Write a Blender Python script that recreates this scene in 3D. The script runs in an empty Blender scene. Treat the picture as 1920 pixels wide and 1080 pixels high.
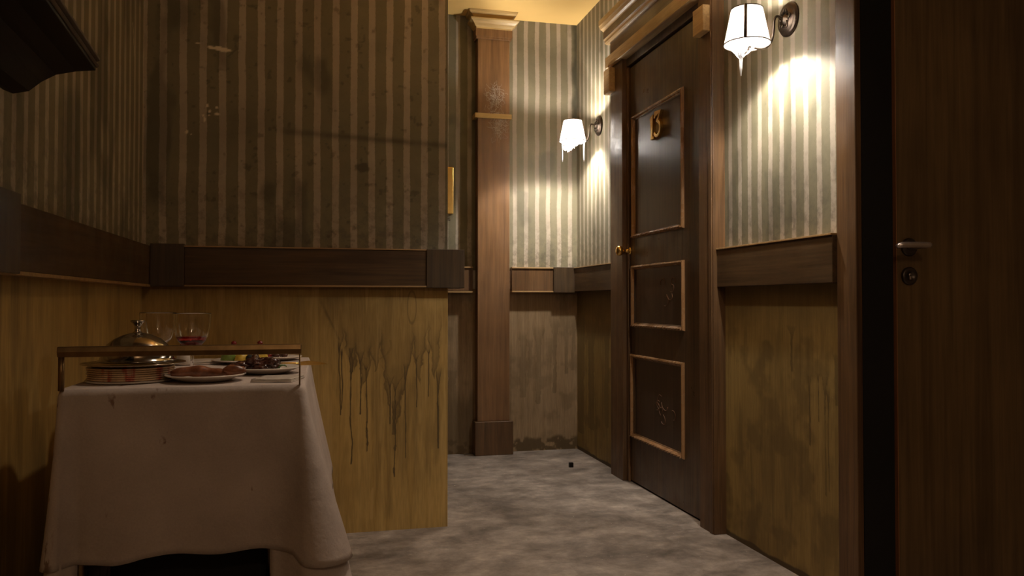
import bpy, bmesh, math, random
import numpy as np
from mathutils import Vector, Matrix, noise
random.seed(7)
S = bpy.context.scene
C = S.collection
PI = math.pi

# ------------------------------------------------------------ camera, world, exposure
cam = bpy.data.objects.new('camera', bpy.data.cameras.new('camera'))
C.objects.link(cam)
cam.data.sensor_width = 36
cam.data.lens = 27.75
cam.data.clip_start = 0.02
cam.location = (0, 0, .865)
cam.rotation_euler = (math.radians(90 + 1.006), 0, math.radians(-13.56))
S.camera = cam
S.view_settings.view_transform = 'Standard'
S.view_settings.look = 'None'
S.view_settings.gamma = 1
S.view_settings.use_curve_mapping = False
S.view_settings.exposure = 0.0
w = bpy.data.worlds.new('world'); S.world = w; w.use_nodes = True
w.node_tree.nodes['Background'].inputs[0].default_value = (.02, .014, .008, 1)
w.node_tree.nodes['Background'].inputs[1].default_value = 0.3

WARM = (1, .58, .22)
AMBER = (1, .60, .25)
COOL = (1, .92, .81)

def light(name, kind, loc, energy, color, size=.05, rot=None, spot=None, blend=.5, parent=None):
    l = bpy.data.lights.new(name, kind); l.energy = energy; l.color = color
    if kind == 'AREA': l.shape = 'DISK'; l.size = size
    else: l.shadow_soft_size = size
    if kind == 'SPOT': l.spot_size = math.radians(spot); l.spot_blend = blend
    o = bpy.data.objects.new(name, l); C.objects.link(o); o.location = loc
    if rot: o.rotation_euler = rot
    return o

# added warm fill lights, unseen: over corridor, above cart, behind camera
UP_POS = (0.55, 2.45, 2.38)
ROOM_POS = (0.25, -1.0, 2.20)
HALL_POS = (-0.35, 3.80, 2.25)
light('corridor_fill_up', 'SPOT', (UP_POS[0], UP_POS[1], UP_POS[2] - .17), 6, WARM, .05, (PI, 0, 0), 168, .6)  # added fill for the corridor and the partition face
light('corridor_fill', 'POINT', (UP_POS[0], UP_POS[1], UP_POS[2] - .26), 1.0, AMBER, .06)
DOWN_POS = (0.70, 1.85, 2.49)
light('cart_fill_spot', 'SPOT', (DOWN_POS[0], DOWN_POS[1], DOWN_POS[2] - .02), 42, (1, .82, .64), .04, (0, 0, 0), 86, .6)  # added to brighten the table top and the cloth's right side
light('room_fill', 'POINT', (ROOM_POS[0], ROOM_POS[1], ROOM_POS[2] - .12), 14, (1, .71, .46), .12)  # added bare fill from behind the camera

# ------------------------------------------------------------ materials
def mat(name):
    m = bpy.data.materials.new(name); m.use_nodes = True
    nt = m.node_tree; nt.nodes.clear()
    out = nt.nodes.new('ShaderNodeOutputMaterial')
    b = nt.nodes.new('ShaderNodeBsdfPrincipled')
    nt.links.new(b.outputs[0], out.inputs[0])
    return m, nt, b
def N(nt, t, **k):
    n = nt.nodes.new('ShaderNode' + t)
    for a, v in k.items():
        if a.startswith('i_'):
            key = a[2:]
            n.inputs[int(key) if key.isdigit() else key.replace('_', ' ')].default_value = v
        else: setattr(n, a, v)
    return n
def L(nt, a, b): nt.links.new(a, b)
def ramp(nt, src, stops, interp='LINEAR'):
    r = N(nt, 'ValToRGB'); cr = r.color_ramp; cr.interpolation = interp
    while len(cr.elements) > 1: cr.elements.remove(cr.elements[-1])
    for i, (p, c) in enumerate(stops):
        e = cr.elements[0] if i == 0 else cr.elements.new(p)
        e.position = p
        e.color = (c[0], c[1], c[2], 1) if hasattr(c, '__len__') else (c, c, c, 1)
    L(nt, src, r.inputs[0]); return r
def mix(nt, fac, a, b, mode='MIX'):
    m = N(nt, 'Mix', data_type='RGBA', blend_type=mode)
    for sock, v in ((m.inputs[0], fac), (m.inputs[6], a), (m.inputs[7], b)):
        if isinstance(v, (int, float)): sock.default_value = v
        elif isinstance(v, tuple): sock.default_value = (*v[:3], 1)
        else: L(nt, v, sock)
    return m.outputs[2]
def coords(nt, scale=(1, 1, 1), loc=(0, 0, 0)):
    tc = N(nt, 'TexCoord'); mp = N(nt, 'Mapping')
    mp.inputs['Scale'].default_value = scale; mp.inputs['Location'].default_value = loc
    L(nt, tc.outputs['Object'], mp.inputs[0]); return mp.outputs[0]
def nz(nt, vec, scale, detail=4, rough=.55, dist=0):
    n = N(nt, 'TexNoise'); n.inputs['Scale'].default_value = scale
    n.inputs['Detail'].default_value = detail; n.inputs['Roughness'].default_value = rough
    n.inputs['Distortion'].default_value = dist
    L(nt, vec, n.inputs['Vector']); return n.outputs['Fac']
def bump(nt, b, h, strength=.2, dist=.002):
    n = N(nt, 'Bump'); n.inputs['Strength'].default_value = strength; n.inputs['Distance'].default_value = dist
    L(nt, h, n.inputs['Height']); L(nt, n.outputs[0], b.inputs['Normal'])

def plain(name, col, rough=.5, metal=0, var=.15, vs=40, spec=.5):
    m, nt, b = mat(name)
    n = nz(nt, coords(nt), vs, 3)
    lo = tuple(c * (1 - var) for c in col); hi = tuple(min(1, c * (1 + var)) for c in col)
    r = ramp(nt, n, [(.3, lo), (.7, hi)])
    L(nt, r.outputs[0], b.inputs['Base Color'])
    b.inputs['Roughness'].default_value = rough; b.inputs['Metallic'].default_value = metal
    b.inputs['Specular IOR Level'].default_value = spec
    return m

def wood(name, dark, light_, axis='Z', rough=.38, scale=1, wear=0, spec=.5, bmp=.25):
    m, nt, b = mat(name)
    s = {'X': (1.2, 30, 30), 'Y': (30, 1.2, 30), 'Z': (30, 30, 1.2)}[axis]
    v = coords(nt, tuple(q * scale for q in s))
    n1 = nz(nt, v, 1.6, 6, .6, .8)
    n2 = nz(nt, coords(nt, tuple(q * scale * 4 for q in s)), 1.5, 3, .6)
    big = nz(nt, coords(nt), 2.5, 4)
    g = ramp(nt, n1, [(.30, dark), (.68, light_)])
    col = mix(nt, .35, g.outputs[0], ramp(nt, n2, [(.35, .45), (.65, 1.0)]).outputs[0], 'MULTIPLY')
    col = mix(nt, .5, col, ramp(nt, big, [(.3, .55), (.65, 1.15)]).outputs[0], 'MULTIPLY')
    if wear:
        wn = nz(nt, coords(nt), 14, 8, .7)
        wf = ramp(nt, wn, [(.60, 0), (.72, wear)])
        col = mix(nt, wf.outputs[0], col, (.30, .22, .15))
    L(nt, col, b.inputs['Base Color'])
    rr = ramp(nt, nz(nt, coords(nt), 9, 5), [(.3, rough - .08), (.7, rough + .14)])
    if bmp: L(nt, rr.outputs[0], b.inputs['Roughness'])
    else: b.inputs['Roughness'].default_value = rough
    b.inputs['Specular IOR Level'].default_value = spec
    if bmp: bump(nt, b, n1, bmp, .0012)
    return m

def wallpaper(name, axis, phase, period=.067, light_col=(.42, .355, .275), dark_col=(.208, .184, .116), dirt=.5):
    m, nt, b = mat(name)
    tc = N(nt, 'TexCoord'); sp = N(nt, 'SeparateXYZ'); L(nt, tc.outputs['Object'], sp.inputs[0])
    wob = nz(nt, coords(nt, (1, 1, 1)), 5, 2)
    a = N(nt, 'Math', operation='MULTIPLY_ADD'); a.inputs[1].default_value = .012
    L(nt, wob, a.inputs[0]); L(nt, sp.outputs[axis], a.inputs[2])
    fine = nz(nt, coords(nt, (1, 1, 1)), 120, 3)
    a1 = N(nt, 'Math', operation='MULTIPLY_ADD'); a1.inputs[1].default_value = .005
    L(nt, fine, a1.inputs[0]); L(nt, a.outputs[0], a1.inputs[2])
    s = N(nt, 'Math', operation='SUBTRACT'); s.inputs[1].default_value = phase + .006 + .0025; L(nt, a1.outputs[0], s.inputs[0])
    d = N(nt, 'Math', operation='DIVIDE'); d.inputs[1].default_value = period; L(nt, s.outputs[0], d.inputs[0])
    o5 = N(nt, 'Math', operation='ADD'); o5.inputs[1].default_value = 100.5; L(nt, d.outputs[0], o5.inputs[0])
    f = N(nt, 'Math', operation='FRACT'); L(nt, o5.outputs[0], f.inputs[0])
    c = N(nt, 'Math', operation='SUBTRACT'); c.inputs[1].default_value = .5; L(nt, f.outputs[0], c.inputs[0])
    ab = N(nt, 'Math', operation='ABSOLUTE'); L(nt, c.outputs[0], ab.inputs[0])
    st = ramp(nt, ab.outputs[0], [(.17, light_col), (.20, dark_col)])
    blot = nz(nt, coords(nt), 3.2, 6, .62, .3)
    spk = nz(nt, coords(nt), 75, 6, .7)
    col = mix(nt, dirt, st.outputs[0], ramp(nt, blot, [(.28, .50), (.62, 1.1)]).outputs[0], 'MULTIPLY')
    col = mix(nt, .40, col, ramp(nt, spk, [(.28, .55), (.42, 1.02)]).outputs[0], 'MULTIPLY')
    # worn, speckled band just above the dado rail
    z = N(nt, 'MapRange'); z.inputs['From Min'].default_value = 1.07; z.inputs['From Max'].default_value = 1.42
    z.inputs['To Min'].default_value = 1; z.inputs['To Max'].default_value = 0
    L(nt, sp.outputs[2], z.inputs[0])
    g = N(nt, 'Math', operation='MULTIPLY')
    L(nt, z.outputs[0], g.inputs[0]); L(nt, ramp(nt, nz(nt, coords(nt), 28, 8, .72), [(.47, 0), (.60, .6)]).outputs[0], g.inputs[1])
    col = mix(nt, g.outputs[0], col, (.11, .098, .07))
    at = N(nt, 'Attribute', attribute_name='stain')
    col = mix(nt, at.outputs['Fac'], col, (.035, .035, .022))
    sc = N(nt, 'Attribute', attribute_name='scuff')
    col = mix(nt, sc.outputs['Fac'], col, (.80, .70, .54))
    L(nt, col, b.inputs['Base Color'])
    b.inputs['Roughness'].default_value = .62; b.inputs['Specular IOR Level'].default_value = .35
    bump(nt, b, spk, .25, .0015)
    return m

def wainscot_mat(name, axis, base=(.40, .250, .074), hi=(.51, .335, .112), grime=(.085, .056, .024)):
    m, nt, b = mat(name)
    s = (26, 26, .9)
    n1 = nz(nt, coords(nt, s), 1.8, 6, .6, .6)
    col = ramp(nt, n1, [(.3, base), (.7, hi)]).outputs[0]
    fine = nz(nt, coords(nt, (150, 150, 12)), 1.2, 3, .6)
    col = mix(nt, .4, col, ramp(nt, fine, [(.35, .6), (.6, 1.05)]).outputs[0], 'MULTIPLY')
    big = nz(nt, coords(nt), 2.2, 5)
    col = mix(nt, .55, col, ramp(nt, big, [(.3, .55), (.62, 1.1)]).outputs[0], 'MULTIPLY')
    spk = ramp(nt, nz(nt, coords(nt), 90, 4, .6), [(.72, 0), (.76, .35)])
    col = mix(nt, spk.outputs[0], col, (.45, .36, .2))
    at = N(nt, 'Attribute', attribute_name='stain')
    col = mix(nt, at.outputs['Fac'], col, grime)
    sc = N(nt, 'Attribute', attribute_name='scuff')
    col = mix(nt, sc.outputs['Fac'], col, (.50, .33, .12))
    L(nt, col, b.inputs['Base Color'])
    b.inputs['Roughness'].default_value = .6; b.inputs['Specular IOR Level'].default_value = .3
    bump(nt, b, n1, .15, .001)
    return m

def concrete():
    m, nt, b = mat('concrete_floor')
    v = coords(nt, (1, 1, 1))
    n1 = nz(nt, v, 4.5, 12, .74, .2)
    n2 = nz(nt, coords(nt, (1, 1.6, 1)), 7.0, 12, .74, .2)
    col = ramp(nt, n1, [(.34, (.13, .104, .084)), (.5, (.275, .228, .192)), (.66, (.44, .37, .315))]).outputs[0]
    col = mix(nt, .85, col, ramp(nt, n2, [(.36, .55), (.60, 1.15)]).outputs[0], 'MULTIPLY')
    # faint lighter repair patches
    vo = N(nt, 'TexVoronoi', distance='CHEBYCHEV'); vo.inputs['Scale'].default_value = 2.3
    L(nt, coords(nt, (1, 1.3, 1), (.3, .1, 0)), vo.inputs['Vector'])
    sep = N(nt, 'SeparateColor'); L(nt, vo.outputs['Color'], sep.inputs[0])
    col = mix(nt, .22, col, ramp(nt, sep.outputs[0], [(.2, .7), (.9, 1.25)]).outputs[0], 'MULTIPLY')
    sp = ramp(nt, nz(nt, v, 45, 3, .6), [(.70, 0), (.73, .8)])
    col = mix(nt, sp.outputs[0], col, (.62, .56, .50))
    L(nt, col, b.inputs['Base Color'])
    L(nt, ramp(nt, n2, [(.3, .45), (.7, .75)]).outputs[0], b.inputs['Roughness'])
    b.inputs['Specular IOR Level'].default_value = .4
    bump(nt, b, n2, .35, .004)
    return m

def cloth_mat():
    m, nt, b = mat('linen_cloth')
    n1 = nz(nt, coords(nt), 6, 5); wv = nz(nt, coords(nt, (300, 300, 300)), 1, 2)
    col = ramp(nt, n1, [(.3, (.43, .36, .32)), (.7, (.58, .49, .44))]).outputs[0]
    col = mix(nt, .25, col, ramp(nt, wv, [(.3, .7), (.7, 1.1)]).outputs[0], 'MULTIPLY')
    sp = nz(nt, coords(nt, (14, 14, 6)), 1.6, 5, .6)
    st = ramp(nt, sp, [(.66, 0), (.70, .75)])
    col = mix(nt, st.outputs[0], col, (.17, .08, .045))
    tc = N(nt, 'TexCoord'); sx_ = N(nt, 'SeparateXYZ'); L(nt, tc.outputs['Object'], sx_.inputs[0])
    mr = N(nt, 'MapRange'); mr.inputs['From Min'].default_value = -.478; mr.inputs['From Max'].default_value = -.486
    L(nt, sx_.outputs[0], mr.inputs[0])
    s2 = ramp(nt, nz(nt, coords(nt, (30, 30, 9)), 1.5, 5, .6), [(.55, 0), (.60, .8)])
    mm = N(nt, 'Math', operation='MULTIPLY'); L(nt, mr.outputs[0], mm.inputs[0]); L(nt, s2.outputs[0], mm.inputs[1])
    col = mix(nt, mm.outputs[0], col, (.14, .075, .04))
    L(nt, col, b.inputs['Base Color'])
    b.inputs['Roughness'].default_value = .9; b.inputs['Specular IOR Level'].default_value = .1
    bump(nt, b, nz(nt, coords(nt), 9, 5, .6), .7, .008)
    return m

def glass_mat(name, col=(1, 1, 1), rough=0.0):
    m, nt, b = mat(name)
    b.inputs['Base Color'].default_value = (*col, 1)
    b.inputs['Transmission Weight'].default_value = 1; b.inputs['Roughness'].default_value = rough
    b.inputs['IOR'].default_value = 1.45
    return m

def shade_mat():
    m = bpy.data.materials.new('lampshade_fabric'); m.use_nodes = True; nt = m.node_tree; nt.nodes.clear()
    out = N(nt, 'OutputMaterial'); d = N(nt, 'BsdfDiffuse'); t = N(nt, 'BsdfTranslucent'); mx = N(nt, 'MixShader')
    n = ramp(nt, nz(nt, coords(nt), 60, 3), [(.3, (.90, .88, .86)), (.7, (.94, .93, .92))])
    L(nt, n.outputs[0], d.inputs[0]); L(nt, n.outputs[0], t.inputs[0])
    mx.inputs[0].default_value = .5
    L(nt, d.outputs[0], mx.inputs[1]); L(nt, t.outputs[0], mx.inputs[2]); L(nt, mx.outputs[0], out.inputs[0])
    return m
def wax_mat():
    m = bpy.data.materials.new('white_wax'); m.use_nodes = True; nt = m.node_tree; nt.nodes.clear()
    out = N(nt, 'OutputMaterial'); d = N(nt, 'BsdfDiffuse'); t = N(nt, 'BsdfTranslucent'); mx = N(nt, 'MixShader')
    n = ramp(nt, nz(nt, coords(nt), 50, 3), [(.3, (.8, .8, .82)), (.7, (.92, .92, .93))])
    L(nt, n.outputs[0], d.inputs[0]); L(nt, n.outputs[0], t.inputs[0]); mx.inputs[0].default_value = .5
    L(nt, d.outputs[0], mx.inputs[1]); L(nt, t.outputs[0], mx.inputs[2]); L(nt, mx.outputs[0], out.inputs[0])
    return m
def emit(name, col, st):
    m = bpy.data.materials.new(name); m.use_nodes = True; nt = m.node_tree; nt.nodes.clear()
    out = N(nt, 'OutputMaterial'); e = N(nt, 'Emission'); e.inputs[0].default_value = (*col, 1); e.inputs[1].default_value = st
    L(nt, e.outputs[0], out.inputs[0]); return m

M = {}
M['door'] = wood('door_wood', (.050, .029, .014), (.14, .082, .038), 'Z', .34, 1, .05)
M['panel'] = wood('door_panel_wood', (.045, .028, .017), (.095, .060, .037), 'Z', .34, .8, 0, .5, 0)
M['casing'] = wood('casing_wood', (.080, .040, .016), (.180, .094, .038), 'Z', .42, 1)
M['casing_y'] = wood('casing_wood_cross', (.080, .040, .016), (.180, .094, .038), 'Y', .36, 1)
M['golden'] = wood('golden_trim_wood', (.44, .27, .11), (.62, .40, .18), 'Y', .38, 1)
M['golden_x'] = wood('golden_trim_wood_x', (.55, .36, .13), (.75, .52, .22), 'X', .38, 1)
M['mould'] = wood('moulding_wood', (.24, .12, .05), (.46, .25, .11), 'Z', .24, 1, 0)
M['rail_x'] = wood('rail_wood_x', (.052, .028, .011), (.108, .060, .024), 'X', .5, 1, 0, .35)
M['rail_y'] = wood('rail_wood_y', (.052, .028, .011), (.108, .060, .024), 'Y', .5, 1, 0, .35)
M['lit_edge'] = wood('lit_edge_wood', (.32, .19, .08), (.48, .30, .13), 'X', .36, 1)  # paler than the rails: warm light along their edges put into the colour
M['block'] = wood('block_wood', (.045, .027, .012), (.090, .055, .026), 'Z', .45, 1)
M['pilaster'] = wood('pilaster_wood', (.175, .088, .036), (.290, .150, .063), 'Z', .42, .8, .05)
M['veneer'] = wood('veneer_wood', (.155, .098, .043), (.28, .182, .083), 'Z', .38, .55)
M['veneer_edge'] = wood('veneer_edge_wood', (.42, .18, .07), (.60, .28, .12), 'Z', .4, .55)
M['shelf_edge'] = wood('shelf_edge_wood', (.07, .045, .03), (.15, .10, .065), 'Y', .35, 1)
M['black'] = plain('black_paint', (.006, .005, .005), .8)
M['dark'] = plain('dark_stained_wood', (.007, .005, .004), .5, spec=.2)
M['ceil'] = plain('yellow_ceiling_paint', (.93, .62, .22), .8, var=.04, vs=3)
M['ceil_room'] = plain('room_ceiling_paint', (.30, .2, .1), .8, var=.05, vs=3)
M['concrete'] = concrete()
M['cloth'] = cloth_mat()
M['brass'] = plain('brass', (.88, .58, .18), .24, 1, .12)
M['aged_brass'] = plain('aged_brass', (.26, .165, .075), .42, 1, .2)
M['bronze'] = plain('dark_bronze', (.085, .065, .05), .36, .85, .3, 60)
M['steel'] = plain('brushed_steel', (.85, .76, .74), .38, 1, .1)
M['dull_steel'] = plain('dull_steel', (.13, .11, .10), .4, 1, .1)
M['silver'] = plain('silver', (.48, .45, .41), .13, 1, .12)
M['china'] = plain('white_china', (.68, .60, .52), .2, 0, .05)
M['glass'] = glass_mat('clear_glass')
M['wine'] = glass_mat('red_wine', (.45, .02, .015))
M['sausage'] = plain('browned_meat', (.20, .07, .03), .35, 0, .45, 60)
M['meat'] = plain('dark_glazed_meat', (.055, .02, .013), .25, 0, .6, 50)
M['leaf'] = plain('green_leaf', (.05, .12, .03), .5, 0, .3, 60)
M['green'] = plain('green_fruit', (.18, .26, .05), .4, 0, .3, 60)
M['yellow'] = plain('yellow_fruit', (.62, .42, .06), .4, 0, .25, 60)
M['cherry'] = plain('dark_cherry', (.16, .012, .01), .2, 0, .2, 60)
M['shade'] = shade_mat()
M['wax'] = wax_mat()
M['bulb'] = emit('lamp_bulb', COOL, 60)
M['warm_bulb'] = emit('warm_lamp_bulb', (1, .65, .3), 8)
M['web'] = plain('cobweb', (.8, .74, .68), .9, 0, .05)
M['patch'] = plain('plaster', (.5, .45, .38), .9)

def china_stack_mat():
    m, nt, b = mat('stained_china')
    n = nz(nt, coords(nt, (14, 14, 2)), 1.4, 4)
    n2 = nz(nt, coords(nt, (1, 1, 1)), 55, 4)
    col = ramp(nt, n, [(.52, (.78, .56, .34)), (.56, (.55, .08, .04)), (.60, (.80, .62, .42))]).outputs[0]
    col = mix(nt, .4, col, ramp(nt, n2, [(.4, .5), (.6, 1)]).outputs[0], 'MULTIPLY')
    L(nt, col, b.inputs['Base Color']); b.inputs['Roughness'].default_value = .28
    return m
M['stack'] = china_stack_mat()

# ------------------------------------------------------------ geometry helpers
class MB:
    def __init__(s): s.v = []; s.f = []; s.smooth = []
    def add(s, vs, fs, smooth=False):
        o = len(s.v); s.v += [tuple(v) for v in vs]
        s.f += [tuple(i + o for i in f) for f in fs]; s.smooth += [smooth] * len(fs); return s
    def box(s, a, b):
        (x0, y0, z0), (x1, y1, z1) = a, b
        x0, x1 = min(x0, x1), max(x0, x1); y0, y1 = min(y0, y1), max(y0, y1); z0, z1 = min(z0, z1), max(z0, z1)
        vs = [(x0, y0, z0), (x1, y0, z0), (x1, y1, z0), (x0, y1, z0), (x0, y0, z1), (x1, y0, z1), (x1, y1, z1), (x0, y1, z1)]
        return s.add(vs, [(0, 3, 2, 1), (4, 5, 6, 7), (0, 1, 5, 4), (1, 2, 6, 5), (2, 3, 7, 6), (3, 0, 4, 7)])
    def lathe(s, prof, c=(0, 0, 0), seg=48, axis='Z', tilt=None):
        vs = []; fs = []
        n = len(prof)
        for i in range(seg):
            a = 2 * PI * i / seg
            for r, z in prof:
                p = (r * math.cos(a), r * math.sin(a), z)
                if axis == 'X': p = (z, r * math.cos(a), r * math.sin(a))
                if axis == 'Y': p = (r * math.cos(a), z, r * math.sin(a))
                p = Vector(p)
                if tilt: p = tilt @ p
                vs.append((p.x + c[0], p.y + c[1], p.z + c[2]))
        for i in range(seg):
            j = (i + 1) % seg
            for k in range(n - 1):
                fs.append((i * n + k, j * n + k, j * n + k + 1, i * n + k + 1))
        return s.add(vs, fs, True)
    def tube(s, pts, r, seg=12, caps=True):
        pts = [Vector(p) for p in pts]; n = len(pts)
        rs = r if hasattr(r, '__len__') else [r] * n
        vs = []; fs = []
        up = Vector((0, 0, 1)); prev = None
        for i, p in enumerate(pts):
            t = (pts[min(i + 1, n - 1)] - pts[max(i - 1, 0)]).normalized()
            if prev is None:
                ref = up if abs(t.z) < .9 else Vector((1, 0, 0)); u = t.cross(ref).normalized()
            else: u = (prev - t * prev.dot(t)).normalized()
            prev = u; v = t.cross(u)
            for k in range(seg):
                a = 2 * PI * k / seg
                vs.append(p + u * (rs[i] * math.cos(a)) + v * (rs[i] * math.sin(a)))
        for i in range(n - 1):
            for k in range(seg):
                k2 = (k + 1) % seg
                fs.append((i * seg + k, i * seg + k2, (i + 1) * seg + k2, (i + 1) * seg + k))
        if caps:
            fs.append(tuple(range(seg))[::-1]); fs.append(tuple((n - 1) * seg + k for k in range(seg)))
        return s.add(vs, fs, True)
    def prism(s, poly, axis, a, b):
        # poly in the plane perpendicular to axis; extruded from a to b
        def P(u, v, w):
            return {'X': (w, u, v), 'Y': (u, w, v), 'Z': (u, v, w)}[axis]
        n = len(poly)
        vs = [P(u, v, a) for u, v in poly] + [P(u, v, b) for u, v in poly]
        fs = [tuple(range(n)), tuple(range(2 * n - 1, n - 1, -1))] + [(i, i + n, (i + 1) % n + n, (i + 1) % n) for i in range(n)]
        return s.add(vs, fs)
    def blob(s, c, r, seed=0, amp=.15, sub=3, freq=1.6):
        bm = bmesh.new(); bmesh.ops.create_icosphere(bm, subdivisions=sub, radius=1)
        vs = []
        for v in bm.verts:
            p = v.co.copy(); k = 1 + amp * noise.noise(p * freq + Vector((seed * 3.1, seed, 0)))
            vs.append((c[0] + p.x * r[0] * k, c[1] + p.y * r[1] * k, c[2] + p.z * r[2] * k))
        fs = [tuple(v.index for v in f.verts) for f in bm.faces]; bm.free()
        return s.add(vs, fs, True)
    def build(s, name, m, parent=None, bevel=0, recalc=True):
        me = bpy.data.meshes.new(name); me.from_pydata(s.v, [], s.f)
        me.polygons.foreach_set('use_smooth', s.smooth)
        if recalc:
            bm = bmesh.new(); bm.from_mesh(me); bmesh.ops.remove_doubles(bm, verts=bm.verts, dist=1e-6)
            bmesh.ops.recalc_face_normals(bm, faces=bm.faces); bm.to_mesh(me); bm.free()
        me.materials.append(m)
        o = bpy.data.objects.new(name, me); C.objects.link(o)
        if parent:
            o.parent = parent
            o.matrix_parent_inverse = Matrix.Translation(parent.location).inverted() if parent.type == 'EMPTY' else Matrix()
        if bevel:
            md = o.modifiers.new('bevel', 'BEVEL'); md.width = bevel; md.segments = 2; md.limit_method = 'ANGLE'
        return o
def box(name, a, b, m, parent=None, bevel=.002): return MB().box(a, b).build(name, m, parent, bevel)

def tag(o, label, cat=None, group=None, kind=None):
    o['label'] = label
    if cat: o['category'] = cat
    if group: o['group'] = group
    if kind: o['kind'] = kind
    return o
def thing(name, loc, label, cat, group=None, kind=None):
    o = bpy.data.objects.new(name, None); C.objects.link(o); o.location = loc; o.empty_display_size = .05
    return tag(o, label, cat, group, kind)
def struct(o, label, cat): return tag(o, label, cat, kind='structure')

# dense panels that carry stain / scuff amounts (wear with its own shape) as attributes
def sn(u, v, s=0):
    return (np.sin(u * 61 + 3 * np.sin(v * 37 + s)) * np.sin(v * 53 + 2 * np.sin(u * 43 + s * 2)) +
            .6 * np.sin(u * 131 + 2 * np.sin(v * 97 + s)) * np.sin(v * 117 + s * 3) + .35 * np.sin(u * 290 + v * 210 + s))
def vnoise(u, v, f, seed):
    rs = np.random.RandomState(seed); T = rs.rand(64, 64)
    a = u * f + 200; b = v * f + 200
    i = np.floor(a).astype(int); j = np.floor(b).astype(int); x = a - i; y = b - j
    x = x * x * (3 - 2 * x); y = y * y * (3 - 2 * y)
    g = lambda p, q: T[p % 64, q % 64]
    return (g(i, j) * (1 - x) + g(i + 1, j) * x) * (1 - y) + (g(i, j + 1) * (1 - x) + g(i + 1, j + 1) * x) * y
def fbm(u, v, f, seed, o=4):
    r = 0; a = .5; t = 0
    for k in range(o): r = r + a * vnoise(u, v, f * 2 ** k, seed + k); t += a; a *= .5
    return r / t
def ss(x, a, b):
    t = np.clip((x - a) / (b - a), 0, 1); return t * t * (3 - 2 * t)
def drip(U, V, x, zt, zb, wt, wb, seed=0, ring=.75, fill=.35, taper=.35):
    """a run of dark liquid: wide ragged top, thin tail with a rounded end, darker rim"""
    t = np.clip((zt - V) / (zt - zb), 0, 1)
    xc = x + .006 * (fbm(V * 0 + seed, V, 9, seed + 3) - .5) * 2
    wd = wb + (wt - wb) * (1 - ss(t, 0, taper)) ** 1.4
    wd = wd * (1 + .5 * (fbm(U, V, 30, seed + 5) - .5)) + .010 * wt / .05 * (fbm(U, V, 45, seed + 9) - .5)
    end = np.sqrt(np.clip(1 - np.clip((t - .985) / .015, 0, 1) ** 2, 0, 1)) * (t < 1)
    wd = np.maximum(np.maximum(wd, .0026) * end, 1e-5)
    d = np.abs(U - xc) / wd
    inside = np.clip((wd - np.abs(U - xc)) / .0013, 0, 1) * (V < zt + 1e-6) * (V > zb)
    topfade = ss(t, 0, .12)
    thin = np.clip(.004 / wd, 0, 1)
    edge = np.exp(-((1 - d) * wd / .0028) ** 2)
    return inside * topfade * np.clip(fill + (1 - fill) * thin + ring * edge, 0, 1)
def panel(name, axis, const, u0, u1, v0, v1, step, m, parent, stain=None, scuff=None):
    nu = max(2, int(round((u1 - u0) / step)) + 1); nv = max(2, int(round((v1 - v0) / step)) + 1)
    u = np.linspace(u0, u1, nu); v = np.linspace(v0, v1, nv); U, V = np.meshgrid(u, v)
    K = np.full_like(U, const)
    P = np.stack([U, K, V], -1) if axis == 'Y' else np.stack([K, U, V], -1)
    idx = np.arange(nu * nv).reshape(nv, nu)
    q = np.stack([idx[:-1, :-1], idx[:-1, 1:], idx[1:, 1:], idx[1:, :-1]], -1).reshape(-1, 4)
    me = bpy.data.meshes.new(name)
    me.vertices.add(nu * nv); me.vertices.foreach_set('co', P.reshape(-1).astype(np.float32))
    me.loops.add(q.size); me.loops.foreach_set('vertex_index', q.reshape(-1).astype(np.int32))
    me.polygons.add(len(q)); me.polygons.foreach_set('loop_start', np.arange(0, q.size, 4, dtype=np.int32))
    me.update(calc_edges=True); me.validate()
    for nm, fn in (('stain', stain), ('scuff', scuff)):
        at = me.attributes.new(nm, 'FLOAT', 'POINT')
        if fn is not None: at.data.foreach_set('value', np.clip(fn(U, V), 0, 1).reshape(-1).astype(np.float32))
    me.materials.append(m)
    o = bpy.data.objects.new(name, me); C.objects.link(o)
    if parent: o.parent = parent
    return o

# ------------------------------------------------------------ room shell
XL, XR, YP, YB, H = -.62, 1.47, 3.03, 4.45, 2.51
XP = .472                      # free end of the facing partition
RT, RB = 1.065, .92            # dado rail top / bottom
fl = MB().box((-1.6, -1.6, -.1), (2.7, 4.6, 0)).build('floor', M['concrete']); struct(fl, 'grey mottled concrete floor', 'floor')
cl = MB().box((-1.6, 1.9, H), (2.7, 4.6, H + .1)).build('ceiling', M['ceil']); struct(cl, 'yellow painted ceiling over the corridor', 'ceiling')
cl2 = MB().box((-1.6, -1.6, H), (2.7, 1.9, H + .1)).build('ceiling', M['ceil_room']); struct(cl2, 'brown ceiling over the nearer room, out of view', 'ceiling')

wl = MB().box((XL - .1, -1.5, 0), (XL, YP + .1, H)).build('wall_left', M['patch']); struct(wl, 'left wall with narrow striped paper behind the serving cart', 'wall')
wc = MB().box((XL, YP, 0), (XP, YP + .1, H)).build('wall_center', M['patch']); struct(wc, 'facing partition wall with striped paper above stained ochre boards', 'wall')
wb = MB().box((-1.5, YB, 0), (XR + .1, YB + .1, H)).build('wall_back', M['patch']); struct(wb, 'far end wall with striped paper behind the pilaster', 'wall')
wr = MB().box((XR, 1.925, 0), (XR + .1, 2.80, H)).box((XR, 2.80, 2.02), (XR + .1, 3.6, H)).box((XR, 3.6, 0), (XR + .1, YB, H)).build('wall_right', M['patch'])
struct(wr, 'right wall of the corridor, striped paper lit by two sconces', 'wall')
struct(MB().box((XR, 1.915, 0), (XR + .1, 1.925, H)).build('wall_end', M['black']), 'black end of the right wall beside the open door', 'wall')
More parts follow.
